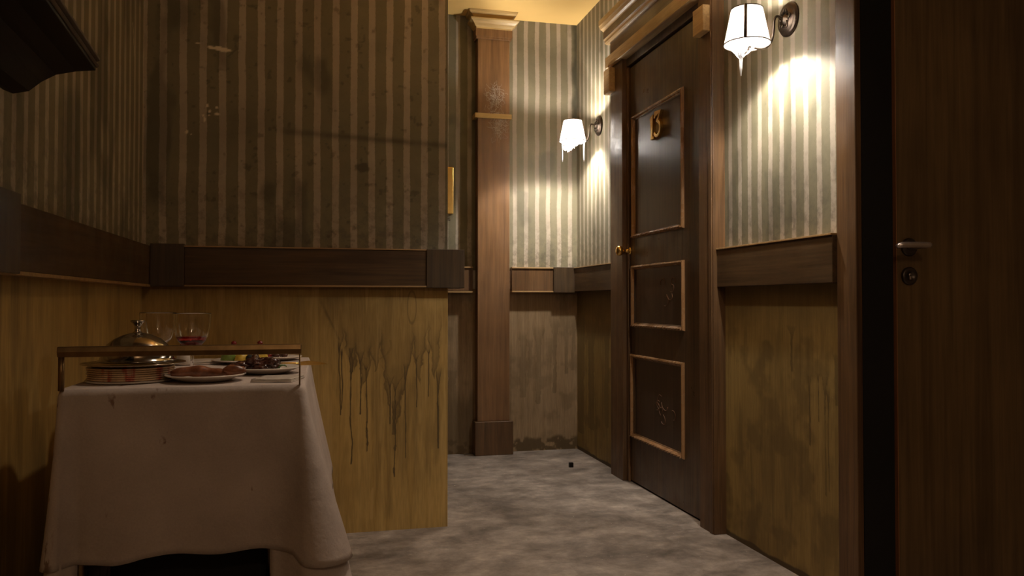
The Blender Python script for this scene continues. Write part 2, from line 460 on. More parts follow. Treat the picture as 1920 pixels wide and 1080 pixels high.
struct(MB().box((-1.6, YP + .1, 0), (-1.5, YB + .1, H)).build('wall_hall_end', M['patch']), 'hidden end wall of the corridor behind the partition', 'wall')
struct(MB().box((XL - .1, -1.6, 0), (2.7, -1.5, H)).build('wall_rear', M['patch']), 'wall of the room behind the camera', 'wall')
struct(MB().box((2.6, -1.5, 0), (2.7, 2.5, H)).build('wall_side', M['patch']), 'side wall of the room right of the open door', 'wall')
struct(MB().box((XR + .1, 2.4, 0), (2.6, 2.5, H)).build('wall_dark', M['black']), 'wall behind the open door, black to paint in the dark of the gap', 'wall')  # black colour stands in for the unlit space behind the door

# --- wallpaper and wainscot skins
def scuff_center(U, V):
    n = fbm(U, V, 60, 4, 5)
    a = ((U + .362) / .050) ** 2 + ((V - 1.786 + (U + .362) * .1) / .0085) ** 2
    s = ss(1 - a + 1.2 * (n - .5), .1, .5) * .9
    for (x, z, rx, rz) in [(-.405, 1.577, .006, .007), (-.398, 1.556, .006, .006), (-.374, 1.571, .009, .004), (-.371, 1.548, .010, .007), (-.40, 1.542, .005, .004), (-.415, 1.525, .004, .010), (-.475, 1.478, .006, .010), (-.460, 1.47, .006, .003), (-.44, 1.802, .010, .004), (-.42, 1.54, .005, .004)]:
        a = ((U - x) / rx) ** 2 + ((V - z) / rz) ** 2
        s = np.maximum(s, .8 * ss(1 - a + 1.5 * (n - .5), 0, .6))
    return s
def stain_center_paper(U, V):
    s = np.exp(-((V - 1.497 + .043 * (U + .14)) / .012) ** 2) * ss(U, -.17, -.10) * .5 * (.5 + fbm(U, V, 14, 3))
    b = ((U - .15) / .03) ** 2 + ((V - 1.375) / .02) ** 2
    s = np.maximum(s, .6 * ss(1 - b + 1.8 * (fbm(U, V, 50, 8) - .5), 0, .6))
    s = np.maximum(s, .45 * ss(fbm(U * 1.0, V * .45, 7, 21), .60, .74))
    s = np.maximum(s, .4 * ss(fbm(U, V, 42, 33), .70, .78))
    return s
def drips(U, V, lst):
    s = np.zeros_like(U)
    for k, (x, zt, zb, wt, wb_, fill, ring) in enumerate(lst):
        s = np.maximum(s, drip(U, V, x, zt, zb, wt, wb_, k * 7 + 1, ring, fill))
    return s
CENTER_DRIPS = [(.272, .66, .199, .060, .0030, .38, .35), (.272, .50, .36, .020, .007, .5, .5), (.255, .60, .40, .018, .004, .35, .6),
    (.313, .66, .268, .012, .0026, .35, .5), (.110, .70, .255, .014, .0030, .4, .6), (.108, .70, .60, .012, .006, .5, .5),
    (.166, .72, .30, .055, .0020, .28, .4), (.145, .70, .44, .018, .0030, .4, .5), (.068, .74, .44, .010, .0018, .2, .35), (.439, .62, .300, .012, .0040, .3, .7),
    (.355, .70, .46, .03, .0020, .2, .4), (.40, .72, .50, .020, .0015, .15, .35), (.075, .70, .46, .006, .002, .25, .4)]
FUNNELS = [(.060, .86, .66, .035), (.108, .76, .56, .030), (.155, .76, .54, .040), (.196, .76, .60, .030), (.272, .84, .40, .075), (.300, .80, .50, .05), (.365, .80, .54, .035), (.425, .82, .56, .035)]
def stain_center_board(U, V):
    s = .95 * drips(U, V, CENTER_DRIPS)
    n = fbm(U, V * .7, 11, 71, 5)
    # soft dirty wash in funnels that the runs drain out of, darkest just inside their lower edge
    wx = U + .030 * (fbm(U, V, 22, 5, 4) - .5); wz = V + .040 * (fbm(U, V, 18, 25, 4) - .5)
    m_ = np.full_like(U, -1.0)
    for (x, zt, za, hw) in FUNNELS:
        k = np.clip((wz - za) / (zt - za), 0, 1.25)
        m_ = np.maximum(m_, hw * k ** .75 - np.abs(wx - x) - (wz < za) * .05)
    inside = ss(m_, -.001, .004)
    body = (.20 + .50 * np.exp(-np.clip(m_, 0, 1) / .016)) * inside
    rag = .45 * np.exp(-((m_ - .002) / .0028) ** 2) * ss(n, .3, .55)
    diag = ss((U + .010) * 2.1 - (.885 - V), -.02, .02)
    s = np.maximum(s, np.clip(body + rag, 0, .72) * (1 - .75 * ss(V, .70, .84)) * diag)
    s = np.maximum(s, .22 * diag * ss(V, .60, .72) * ss(n, .35, .6))
    e = np.exp(-((V - (.885 - 2.1 * (U + .010)) + .03 * (n - .5)) / .014) ** 2) * ss(V, .70, .73) * (1 - ss(V, .86, .9))
    s = np.maximum(s, .6 * e * ss(n, .35, .6))
    # ring shaped run under the rail end block
    r = np.sqrt(((U - .336) / .017) ** 2 + ((V - .845) / .062) ** 2)
    s = np.maximum(s, .6 * np.exp(-((r - 1) / .16) ** 2))
    r = np.sqrt(((U - .190) / .075) ** 2 + ((V - .70) / .06) ** 2)
    s = np.maximum(s, .5 * np.exp(-((r - 1 + .5 * (n - .5)) / .10) ** 2) * (V < .72))
    s = np.maximum(s, .35 * ss(V, .87, .92))  # darker strip just below the rail
    s = np.maximum(s, .30 * ss(fbm(U * 3, V * .35, 8, 90), .55, .72))
    return s
def scuff_center_board(U, V):
    s = .7 * drip(U, V, .186, .17, .045, .004, .006, 61, .2, .7)
    s = np.maximum(s, .45 * ss(fbm(U * 6, V * .3, 9, 44), .66, .76))
    return s
P_center = panel('wallpaper', 'Y', YP - .001, XL, XP, RT - .02, H, .004, wallpaper('striped_wallpaper_center', 0, -.554, .067), wc, stain_center_paper, scuff_center)
W_mat = wainscot_mat('ochre_boards_center', 0)
W_center = panel('wainscot', 'Y', YP - .001, -.04, XP, 0, RB + .02, .0016, W_mat, wc, stain_center_board, scuff_center_board)
panel('wainscot', 'Y', YP - .001, XL, -.04, 0, RB + .02, .006, W_mat, wc, stain_center_board, scuff_center_board)
box('wall_edge', (XP - .001, YP - .0015, 0), (XP + .003, YP + .10, RB), wainscot_mat('ochre_board_edge', 0), wc, .001)
pe = box('wall_edge', (XP - .001, YP - .0015, RT), (XP + .002, YP + .10, H), wallpaper('striped_wallpaper_edge', 1, 3.07), wc, .0005)

P_left = panel('wallpaper', 'X', XL + .001, -1.5, YP, RT - .02, H, .008, wallpaper('striped_wallpaper_left', 1, .01, .067), wl,
               lambda U, V: .5 * ss(fbm(U, V * .5, 6, 5), .58, .75),
               lambda U, V: .5 * np.exp(-((U - 2.86 + .28 * (V - 1.78)) / .004) ** 2) * (V > 1.70) * (V < 1.80))
W_left = panel('wainscot', 'X', XL + .001, -1.5, YP, 0, RB + .02, .006, wainscot_mat('ochre_boards_left', 1), wl, lambda U, V: .4 * ss(fbm(U * 2, V * .4, 6, 15), .55, .72))

def stain_back_board(U, V):
    n = fbm(U, V, 10, 12, 5)
    lim = .845 - 1.0 * (1.315 - U) ** 1.4 * (U < 1.315)
    lower = .60 * ss(V, .20, .36) * 0
    s = drips(U, V, [(1.137, .70, .31, .030, .018, .30, .25), (1.233, .74, .27, .040, .016, .30, .25), (1.331, .78, .33, .034, .012, .34, .25),
                     (1.403, .78, .44, .020, .010, .34, .2), (1.446, .80, .46, .02, .010, .3, .2), (1.18, .66, .42, .02, .012, .25, .2), (.72, .5, .2, .03, .02, .5, .2)])
    s = s * .75
    mould = ss(.075 + .05 * (fbm(U, V * 0, 14, 9) - .4) - V, -.01, .015) * ss(fbm(U, V, 30, 3), .38, .5)
    s = np.maximum(s, .9 * mould)
    s = np.maximum(s, .6 * ss(fbm(U, V * 0, 9, 77) * .55 + .10 - V, 0, .12) * ss(.86 - U, 0, .02))
    s = np.maximum(s, .35 * ss(n, .5, .7))
    return s
P_back = panel('wallpaper', 'Y', YB - .001, -1.5, XR, RT - .02, H, .006, wallpaper('striped_wallpaper_back', 0, 1.157, .067), wb,
               lambda U, V: .8 * ss(U + .05 * (fbm(U, V, 9, 4) - .5), 1.425, 1.46) * ss(V, 1.6, 1.9) + .35 * ss(fbm(U, V * .6, 7, 13), .58, .72))  # darker toward the upper right corner, with scattered blotches
W_back = panel('wainscot', 'Y', YB - .001, -1.5, XR, 0, RB + .02, .004, wainscot_mat('ochre_boards_back', 0, (.25, .165, .085), (.37, .26, .15)), wb, stain_back_board)

def stain_right_board(U, V):
    s = .8 * drips(U, V, [(2.162, .66, .42, .012, .0045, .35, .6), (2.088, .68, .284, .020, .0028, .45, .5), (2.072, .62, .30, .010, .0020, .4, .5), (2.119, .66, .50, .008, .003, .35, .5),
                     (2.257, .80, .64, .035, .006, .45, .2), (2.03, .72, .56, .018, .010, .4, .3), (3.95, .8, .2, .08, .03, .5, .2), (4.2, .8, .15, .12, .05, .55, .1), (4.38, .85, .1, .08, .06, .6, .1)])
    n = fbm(U, V, 10, 52, 5)
    s = np.maximum(s, .6 * ss(V + .12 * (n - .5), .70, .90))  # ragged darkening toward the rail
    s = np.maximum(s, .45 * ss(n, .5, .72))
    s = np.maximum(s, .35 * ss(fbm(U * 3, V * .35, 8, 91), .55, .72))
    s = np.maximum(s, ss(.018 + .02 * (n - .4) - V, -.002, .006))
    return s
wp_r = wallpaper('striped_wallpaper_right', 1, 2.241, .0670)
ws_r = wainscot_mat('ochre_boards_right', 1, (.27, .180, .058), (.37, .25, .086))
for (a, b_) in ((2.0, 2.70), (3.70, YB)):
    panel('wallpaper', 'X', XR - .001, a, b_, RT - .02, H, .005, wp_r, wr, lambda U, V: .35 * ss(fbm(U, V * .6, 8, 18), .6, .75))
    panel('wainscot', 'X', XR - .001, a, b_, 0, RB + .02, .003, ws_r, wr, stain_right_board)
panel('wallpaper', 'X', XR - .001, 2.70, 3.70, 2.15, H, .02, wp_r, wr)

# --- dado rails: a board with cap and bead, paler to paint in the warm-lit edge
def rail(n, a, b, m, label, cap, bead):
    o = struct(box('trim_%d' % n, a, b, m, None, .002), label, 'dado rail')
    if cap: box('cap_strip', cap[0], cap[1], M['lit_edge'], o, .001)
    if bead: box('bead', bead[0], bead[1], M['lit_edge'], o, .001)
    return o
rail(1, (-.475, YP - .032, RB + .006), (.388, YP - .001, RT - .005), M['rail_x'], 'dark wooden dado rail across the facing partition wall',
     ((-.475, YP - .036, RT - .005), (.388, YP - .001, RT)), ((-.475, YP - .036, RB), (.388, YP - .001, RB + .006)))
struct(box('trim_2', (.388, YP - .038, RB - .002), (XP + .062, YP + .11, RT + .001), M['block'], None, .002), 'square end block of the dado rail wrapping the partition edge', 'rail block')
struct(box('trim_3', (-.587, YP - .040, RB), (-.475, YP - .001, RT + .006), M['block'], None, .002), 'dark corner block of the dado rail between left wall and partition', 'rail block')
rail(4, (XL + .001, -1.45, RB + .006), (-.588, YP - .002, RT - .002), M['rail_y'], 'dark wooden dado rail along the left wall above the cart', None, ((XL + .001, -1.45, RB - .002), (-.584, YP - .042, RB + .006)))
struct(box('trim_5', (XL + .001, 1.62, RB), (-.578, 1.742, RT + .014), M['block'], None, .002), 'rail block on the left wall at the left picture edge', 'rail block')
rail(6, (1.063, YB - .040, RB + .008), (1.31, YB - .001, RT - .008), M['casing'], 'brown dado rail on the far wall right of the pilaster',
     ((1.063, YB - .046, RT - .008), (1.31, YB - .001, RT)), ((1.063, YB - .046, RB), (1.31, YB - .001, RB + .008)))
rail(7, (-1.4, YB - .040, RB + .008), (.835, YB - .001, RT - .008), M['casing'], 'short piece of brown dado rail on the far wall left of the pilaster',
     ((-1.4, YB - .046, RT - .008), (.835, YB - .001, RT)), ((-1.4, YB - .052, RB - .004), (.835, YB - .001, RB + .006)))
struct(box('trim_8', (1.31, YB - .055, RB - .002), (XR - .001, YB - .001, RT + .002), M['block'], None, .002), 'dado rail corner block in the far right corner', 'rail block')
rail(9, (1.435, 3.762, RB + .005), (XR - .001, YB - .056, RT - .006), M['rail_y'], 'dado rail on the right wall between far corner and the numbered door',
     ((1.430, 3.762, RT - .006), (XR - .001, YB - .056, RT)), None)
rail(10, (1.435, 2.0, RB), (XR - .001, 2.685, RT - .006), M['rail_y'], 'dado rail on the right wall between the numbered door and the end post',
     ((1.431, 2.0, RT - .006), (XR - .001, 2.685, RT)), None)
struct(box('trim_11', (1.45, 1.915, 0), (XR - .0005, 2.0, H), M['casing'], None, .002), 'tall brown corner post at the near end of the right wall', 'post')

# ------------------------------------------------------------ pilaster
pz = thing('pilaster', (.95, YB - .04, 0), 'tall brown wooden pilaster with golden capital on the far wall', 'pilaster')
box('base_block', (.840, 4.362, 0), (1.060, YB - .001, .19), M['casing'], pz, .003)
box('shaft', (.856, 4.378, .19), (1.042, YB - .001, 2.38), M['pilaster'], pz, .003)
box('band', (.838, 4.366, 1.908), (1.052, YB - .001, 1.935), M['golden_x'], pz, .002)
nk = MB().box((.842, 4.366, 2.372), (1.056, YB - .001, 2.418)).box((.846, 4.370, 2.360), (1.052, YB - .001, 2.374))
nk.build('neck', M['pilaster'], pz, .002)
def crown(prof, name, m, parent, cx0, cx1, yf):
    mb = MB(); rings = []
    for off, z in prof:
        rings.append([(cx0 - off, YB - .001, z), (cx0 - off, yf - off, z), (cx1 + off, yf - off, z), (cx1 + off, YB - .001, z)])
    vs = [p for r in rings for p in r]; fs = []
    for i in range(len(rings) - 1):
        for k in range(4):
            fs.append((i * 4 + k, i * 4 + (k + 1) % 4, (i + 1) * 4 + (k + 1) % 4, (i + 1) * 4 + k))
    fs.append((0, 1, 2, 3)); n = len(rings) * 4; fs.append((n - 1, n - 2, n - 3, n - 4))
    mb.add(vs, fs); return mb.build(name, m, parent, .001)
crown([(.0, 2.415), (.002, 2.424), (.010, 2.430), (.016, 2.440), (.026, 2.450), (.036, 2.458), (.038, 2.466)], 'cornice', M['golden_x'], pz, .846, 1.052, 4.366)
crown([(.0, 2.466), (.008, 2.474), (.020, 2.488), (.034, 2.496), (.040, 2.509)], 'crown', M['golden_x'], pz, .836, 1.040, 4.362)

# cobweb wisps on the pilaster
rw = random.Random(3); web = MB()
for k in range(260):
    cx, cz = (.955, 2.02) if k % 2 else (.985, 1.87)
    x = cx + rw.gauss(0, .024); z = cz + rw.gauss(0, .034); y = 4.374
    x = min(max(x, .87), 1.03)
    a = rw.uniform(0, 2 * PI); pts = []
    for i in range(7):
        pts.append((min(max(x, .865), 1.036), y - .003 * math.sin(i), z)); a += rw.uniform(-.9, .9); x += .006 * math.cos(a); z += .006 * math.sin(a)
    web.tube(pts, .00028, 5, False)
tag(web.build('cobweb', M['web'], None, 0, False), 'wispy white cobweb stuck on the pilaster around its golden band', 'cobweb')

# brass plaque behind the partition edge
pq = thing('wall_plaque', (.68, YB - .01, 1.34), 'tall golden plaque on the far wall, half hidden by the partition edge', 'plaque')
box('plate', (.60, YB - .014, 1.365), (.728, YB - .001, 1.632), M['brass'], pq, .004)
pb = MB()
for k in range(5):
    zc = 1.41 + k * .045
    pb.tube([(.672 + .014 * math.cos(t), YB - .017, zc + .017 * math.sin(t)) for t in [i * .5 for i in range(10)]], .0025, 6)
pb.build('relief_scroll', M['aged_brass'], pq)
pb = MB()
for k in range(3):
    pb.tube([(.66 + .05 * t, YB - .010, 1.352 - k * .009 + .006 * math.sin(t * 5)) for t in [i / 8 for i in range(9)]], .0022, 6)
pb.build('fringe', M['bronze'], pq)

# ------------------------------------------------------------ numbered door in the right wall
d1 = thing('door_1', (XR, 3.2, 0), 'dark brown panelled door numbered 13 with golden lintel on the right wall', 'door', kind='structure')
XC = 1.42
# frame
box('jamb', (XC, 3.60, 0), (XR + .04, 3.762, 2.06), M['casing'], d1, .003)
nj = MB().box((XC, 2.685, 0), (XR + .04, 2.80, 2.06)); nj.box((XC - .004, 2.692, 0), (XC + .004, 2.716, 2.06))
nj.build('jamb', M['casing'], d1, .002)
box('jamb_stop', (1.440, 3.575, 0), (1.452, 3.60, 2.0), M['casing'], d1, .002)
box('jamb_stop', (1.438, 2.80, 0), (1.452, 2.822, 2.0), M['casing'], d1, .002)
box('head_jamb', (1.443, 2.80, 2.012), (XR + .04, 3.60, 2.06), M['door'], d1, .002)
hd = MB().box((XC, 2.685, 2.06), (XR - .001, 3.762, 2.19))
hd.build('frieze', M['casing_y'], d1, .002)
box('lintel', (1.400, 2.665, 2.050), (XR - .001, 3.782, 2.106), M['golden'], d1, .003)
co = MB()
co.prism([(1.412, 2.182), (1.404, 2.190), (1.404, 2.200), (1.398, 2.206), (1.398, 2.244), (1.392, 2.250), (1.382, 2.256), (1.376, 2.268), (1.372, 2.272), (1.372, 2.300), (1.469, 2.300), (1.469, 2.182)], 'Y', 2.66, 3.80)
co.build('cornice', M['golden'], d1, .0015)
bd = MB().box((1.396, 2.655, 2.206), (1.40, 3.798, 2.244)); bd.build('cornice_board', M['casing_y'], d1, .001)
for (a, b_, z0, z1) in ((3.690, 3.772, 1.915, 2.035), (2.697, 2.782, 1.885, 1.985)):
    box('corner_block', (1.388, a, z0), (XC, b_, z1), M['golden'], d1, .003)
# leaf with framed panels
LX = 1.453
PAN = [(2.992, 3.545, 1.170, 1.755), (2.990, 3.552, .745, 1.038), (2.995, 3.565, .218, .615)]
leaf = MB()
ys0, ys1 = 2.803, 3.597
leaf.box((LX + .012, ys0, .008), (LX + .045, ys1, 2.0))
zs = [.008] + [q for p in sorted(PAN, key=lambda p: p[2]) for q in (p[2] + .02, p[3] - .02)] + [2.0]
ya, yb_ = 2.992 + .02, 3.548 - .02
leaf.box((LX, ys0, .008), (LX + .012, ya, 2.0)); leaf.box((LX, yb_, .008), (LX + .012, ys1, 2.0))
for i in range(0, len(zs), 2): leaf.box((LX, ya, zs[i]), (LX + .012, yb_, zs[i + 1]))
lf = leaf.build('door_leaf', M['door'], d1, .0015)
def molding(y0, y1, z0, z1, rope=False):
    # stepped frame, mitred, standing proud of the leaf
    prof = [(0, -.001), (0, .005), (.003, .011), (.008, .013), (.012, .009), (.015, .003), (.021, -.004), (.021, -.012), (0, -.012)]
    mb = MB(); n = len(prof); vs = []
    for (cy, cz, sy, sz) in ((y0, z0, 1, 1), (y1, z0, -1, 1), (y1, z1, -1, -1), (y0, z1, 1, -1)):
        for o, h_ in prof: vs.append((LX - h_, cy + sy * o, cz + sz * o))
    fs = [(i * n + k, ((i + 1) % 4) * n + k, ((i + 1) % 4) * n + (k + 1) % n, i * n + (k + 1) % n) for i in range(4) for k in range(n)]
    mb.add(vs, fs); return mb
for i, (y0, y1, z0, z1) in enumerate(PAN):
    pm = molding(y0, y1, z0, z1).build('panel_moulding', M['mould'], lf)
    box('door_panel', (LX + .004, y0 + .020, z0 + .020), (LX + .012, y1 - .020, z1 - .020), M['panel'], lf, .001)
    rp = MB(); zc = z0 + .006
    for st in range(2):
        rp.tube([(LX - .013 + .0028 * math.cos(k * .55 + st * PI), y0 + .008 + (y1 - y0 - .016) * k / 110, zc + .0028 * math.sin(k * .55 + st * PI)) for k in range(111)], .0026, 6)
    rp.build('rope_moulding', M['mould'], pm)
# faded scratches on the two lower panels
rs = random.Random(5)
for (cy, cz, n_, sp) in ((3.22, .385, 7, .055), (3.20, .91, 5, .06)):
    mb = MB()
    for k in range(n_):
        y = cy + rs.uniform(-sp, sp) * 1.6; z = cz + rs.uniform(-sp, sp) * .5; a = rs.uniform(0, 6); pts = []
        for i in range(9): pts.append((LX + .0035, y, z)); a += rs.uniform(.2, .8); y += .012 * math.cos(a); z += .010 * math.sin(a)
        mb.tube(pts, .0014, 5)
    mb.build('scratch', plain('scratch_wood', (.16, .075, .035), .5), lf)
# numerals
def ribbon(pts, wd, th, name, parent):
    mb = MB()
    P = [Vector(p) for p in pts]; n = len(P); Lp = []; Rp = []
    for i, p in enumerate(P):
        t = (P[min(i + 1, n - 1)] - P[max(i - 1, 0)]).normalized(); nn = Vector((-t.y, t.x))
        k = wd / 2
        if 0 < i < n - 1:
            t1 = (P[i] - P[i - 1]).normalized(); k = k / max(.5, abs(Vector((-t1.y, t1.x)).dot(nn)))
        Lp.append(p + nn * k); Rp.append(p - nn * k)
    poly = Lp + Rp[::-1]
    x0 = LX + .004; vs = []; m_ = len(poly)
    cen = sum(poly, Vector((0, 0))) / m_
    # numeral u axis runs towards the camera (-Y)
    for x, ins in ((x0, 0), (x0 - th, 0), (x0 - th - .002, .0)):
        for q in poly: vs.append((x, -q.x, q.y))
    fs = []
    for l in range(2):
        for i in range(m_): fs.append((l * m_ + i, l * m_ + (i + 1) % m_, (l + 1) * m_ + (i + 1) % m_, (l + 1) * m_ + i))
    for l in (0, 2):
        for i in range(n - 1): fs.append((l * m_ + i, l * m_ + i + 1, l * m_ + m_ - 2 - i, l * m_ + m_ - 1 - i))
    return mb.add(vs, fs).build(name, M['brass'], parent, .0012)
yn = 3.302
ribbon([(-yn - .012, 1.686), (-yn + .004, 1.704), (-yn + .004, 1.602)], .015, .014, 'numeral', lf)
box('numeral_foot', (LX - .010, yn - .018, 1.596), (LX + .004, yn + .012, 1.609), M['brass'], lf, .002)
x3 = -yn + .034
arc = [(x3 + .028 + .031 * math.cos(a), 1.634 + .032 * math.sin(a)) for a in [math.radians(78 - k * 21) for k in range(12)]]
ribbon([(x3 + .002, 1.684), (x3 + .006, 1.702), (x3 + .058, 1.703), (x3 + .026, 1.664)] + arc, .014, .014, 'numeral', lf)
# knob: rose, neck and ball
kb = MB(); kz = 1.112; ky = 3.585
kb.lathe([(0, 0), (.022, 0), (.022, -.004), (.016, -.010), (.009, -.013), (.008, -.030), (.012, -.036), (.022, -.044), (.025, -.054), (.022, -.064), (.012, -.070), (0, -.071)], (LX, ky, kz), 32, 'X')
kb.build('door_knob', M['brass'], lf)
tag(bpy.data.objects['door_knob'], 'polished brass ball knob')

# ------------------------------------------------------------ plain door, open at the right
d2 = thing('door_2', (2.5, 1.98, 0), 'flat brown veneered door with steel lever handle at the right picture edge', 'door', kind='structure')
DX = 1.620
df = box('door_leaf', (DX, 1.96, .01), (2.55, 2.0, 2.2), M['veneer'], d2, .0015)
box('edge_band', (DX - .002, 1.960, .01), (DX + .0005, 2.0, 2.2), M['veneer_edge'], df, .0005)
hx = 1.659; hz = 1.024
lv = MB()
neck = [(hx, 1.96, hz)]
for k in range(7): neck.append((hx, 1.918 - .012 * math.sin(k / 6 * PI / 2), hz - 0))
L1 = .062
pts = [(hx, 1.958, hz), (hx, 1.884, hz)] + [(hx - .012 * (1 - math.cos(t)), 1.884 - .012 * math.sin(t), hz) for t in [i * PI / 12 for i in range(1, 7)]]
pts += [(hx - .050, 1.872, hz), (hx - .094, 1.872, hz - .001), (hx - .102, 1.875, hz - .003), (hx - .106, 1.880, hz - .006)]
lv.tube(pts, [.0085] * (len(pts) - 3) + [.0085, .0075, .006], 16)
hd_ = lv.build('lever_handle', M['steel'], df)
MB().lathe([(0, 0), (.026, 0), (.026, -.006), (.022, -.009), (.010, -.009), (0, -.009)], (hx, 1.96, hz), 40, 'Y').build('rosette', M['dull_steel'], df)
es = MB(); es.lathe([(0, 0), (.026, 0), (.026, -.006), (.022, -.009), (.012, -.009), (.011, -.006), (0, -.006)], (hx, 1.96, .940), 40, 'Y')
eo = es.build('escutcheon', M['dull_steel'], df)
kh = MB().lathe([(0, 0), (.0045, 0), (.0045, -.002), (0, -.002)], (hx, 1.954, .944), 16, 'Y'); kh.box((hx - .002, 1.952, .930), (hx + .002, 1.954, .944))
kh.build('keyhole', M['steel'], eo)

# ------------------------------------------------------------ wall sconces
def sconce(y, zb, label, style, power):
    """zb: height of the shade's lower rim"""
    cx = 1.317; g = 'glowing wall sconces on the right wall'
    r = thing('wall_sconce', (XR, y, zb + .093), label, 'wall lamp', g)
    zp = zb + .093
    # plate: domed dark rosette
    pl = MB().lathe([(0, -.026), (.008, -.025), (.014, -.018), (.020, -.016), (.026, -.019), (.032, -.017), (.036, -.011), (.044, -.012), (.050, -.010), (.055, -.004), (.055, 0), (0, 0)], (XR - .001, y, zp), 40, 'X')
    po = pl.build('wall_plate', M['bronze'], r)
    orn = MB()
    for k in range(5):
        a = k * 2 * PI / 5
        orn.tube([(XR - .020, y + (.018 + .014 * math.sin(t)) * math.cos(a + t * .3), zp + (.018 + .014 * math.sin(t)) * math.sin(a + t * .3)) for t in [i * .4 for i in range(8)]], .003, 6)
    orn.build('relief_scroll', M['bronze'], po)
    arm = MB()
    pts = [(XR - .022, y, zp), (XR - .040, y, zp + .006), (XR - .050, y, zp + .004), (XR - .056, y, zp - .012), (XR - .058, y, zp - .040), (XR - .064, y, zp - .070), (XR - .078, y, zp - .092), (XR - .100, y, zp - .103), (XR - .125, y, zp - .102), (cx, y, zp - .095), (cx, y, zp - .070)]
    P = [Vector(p) for p in pts]; sm = []
    for i in range(len(P) - 1):
        p0, p1, p2, p3 = P[max(i - 1, 0)], P[i], P[i + 1], P[min(i + 2, len(P) - 1)]
        for k in range(4):
            t = k / 4; sm.append(.5 * ((2 * p1) + (-p0 + p2) * t + (2 * p0 - 5 * p1 + 4 * p2 - p3) * t * t + (-p0 + 3 * p1 - 3 * p2 + p3) * t ** 3))
    sm.append(P[-1]); arm.tube(sm, .0042, 10)
    arm.build('arm', M['bronze'], r)
    sh = MB(); r0, r1, hh = .072, .049, .112
    sh.lathe([(r0, 0), (r1, hh), (r1 - .0015, hh), (r0 - .0015, 0), (r0, 0)], (cx, y, zb), 64)
    so = sh.build('lamp_shade', M['shade'], r)
    rg = MB()
    rg.tube([(cx + (r0 + .0006) * math.cos(a), y + (r0 + .0006) * math.sin(a), zb) for a in [i * PI / 24 for i in range(49)]], .0020, 6, False)
    rg.build('shade_ring', M['bronze'], so); rg = MB()
    rg.tube([(cx + (r1 + .0006) * math.cos(a), y + (r1 + .0006) * math.sin(a), zb + hh) for a in [i * PI / 24 for i in range(49)]], .0018, 6, False)
    rg.build('shade_ring', M['bronze'], so)
    if style == 2:
        # seams of the fabric, one of them facing the room
        for a in (4.12, 4.12 + PI):
            MB().tube([(cx + (r0 - (r0 - r1) * t + .0008) * math.cos(a), y + (r0 - (r0 - r1) * t + .0008) * math.sin(a), zb + hh * t) for t in (0, .5, 1)], .0050, 8).build('seam_strip', M['bronze'], so)
    bb = MB().lathe([(0, -.013), (.007, -.011), (.010, -.004), (.010, .004), (.007, .011), (0, .013)], (cx, y, zb + .067), 24)
    bb.build('bulb', M['bulb'], r)
    st = MB()
    for a in (0, PI / 2, PI, 3 * PI / 2):
        st.tube([(cx, y, zb + hh - .003), (cx + (r1 + .001) * math.cos(a), y + (r1 + .001) * math.sin(a), zb + hh - .002)], .0010, 6)
    st.build('shade_spider', M['bronze'], r)
    # hardened white drips hanging from the lower rim
    dr = MB(); rr = random.Random(style * 11)
    cam_a = math.atan2(-y, -cx)                   # side that faces the room
    if style == 1:
        xs = [-1, -.85, -.6, -.35, -.05, .25, .55, .85, 1]; ls = [.016, .052, .060, .064, .046, .040, .026, .020, .014]
        nn_, nt_ = 60, 12; vs = []; fs = []
        for i in range(nn_ + 1):
            q = -1 + 2 * i / nn_; ph = math.asin(max(-1, min(1, q))) ; ln = np.interp(q, xs, ls) * (1 + .35 * noise.noise(Vector((q * 9, 2, 0))) + .2 * noise.noise(Vector((q * 25, 5, 0))))
            for j in range(nt_ + 1):
                t = j / nt_; rad = r0 - .004 - .022 * t * (1 - .4 * abs(q)) + .003 * noise.noise(Vector((q * 6, t * 3, 4)))
                vs.append((cx + rad * math.cos(cam_a + ph), y + rad * math.sin(cam_a + ph), zb + .001 - ln * t))
        for i in range(nn_):
            for j in range(nt_):
                if j > 3 and noise.noise(Vector((i * .28, j * .45, 7))) > .30: continue
                fs.append((i * (nt_ + 1) + j, (i + 1) * (nt_ + 1) + j, (i + 1) * (nt_ + 1) + j + 1, i * (nt_ + 1) + j + 1))
        dr.add(vs, fs, True)
        for q, ln in ((-.80, .120), (.88, .118)):
            a = cam_a + math.asin(q)
            dr.tube([(cx + (r0 - .004) * math.cos(a), y + (r0 - .004) * math.sin(a), zb + .002 - ln * t) for t in (0, .3, .6, .9, 1)], [.0065, .0042, .0032, .0026, .0012], 8)
    else:
        ax, ay = cx + .036 * math.cos(cam_a - .55), y + .036 * math.sin(cam_a - .55)
        for off, dlen in ((-1.35, .85), (-1.1, 1.0), (-.75, 1.0), (-.3, 1.0), (.2, .9), (.7, 1.0)):
            a = cam_a + off; p0 = Vector((cx + (r0 - .012) * math.cos(a), y + (r0 - .012) * math.sin(a), zb + .001)); p1 = Vector((ax, ay, zb - .055))
            q = p0.lerp(p1, dlen); mid = p0.lerp(q, .5) - Vector((0, 0, .004))
            dr.tube([p0, p0.lerp(mid, .5), mid, mid.lerp(q, .5), q], [.006, .004, .0028, .0020, .0014], 8)
        vs = []; fs = []
        for i in range(17):
            a = cam_a - .4 - 1.3 + 2.6 * i / 16
            for j in range(8):
                t = j / 7; rad = .048 * (1 - t) + .004
                vs.append((cx + (ax - cx) * t + rad * math.cos(a), y + (ay - y) * t + rad * math.sin(a), zb - .001 - .052 * t ** .9 + .003 * math.sin(7 * a)))
        for i in range(16):
            for j in range(7):
                if 9 < i < 15 and 1 < j < 6: continue
                if noise.noise(Vector((i * .5, j * .6, 3))) > .34: continue
                fs.append((i * 8 + j, (i + 1) * 8 + j, (i + 1) * 8 + j + 1, i * 8 + j + 1))
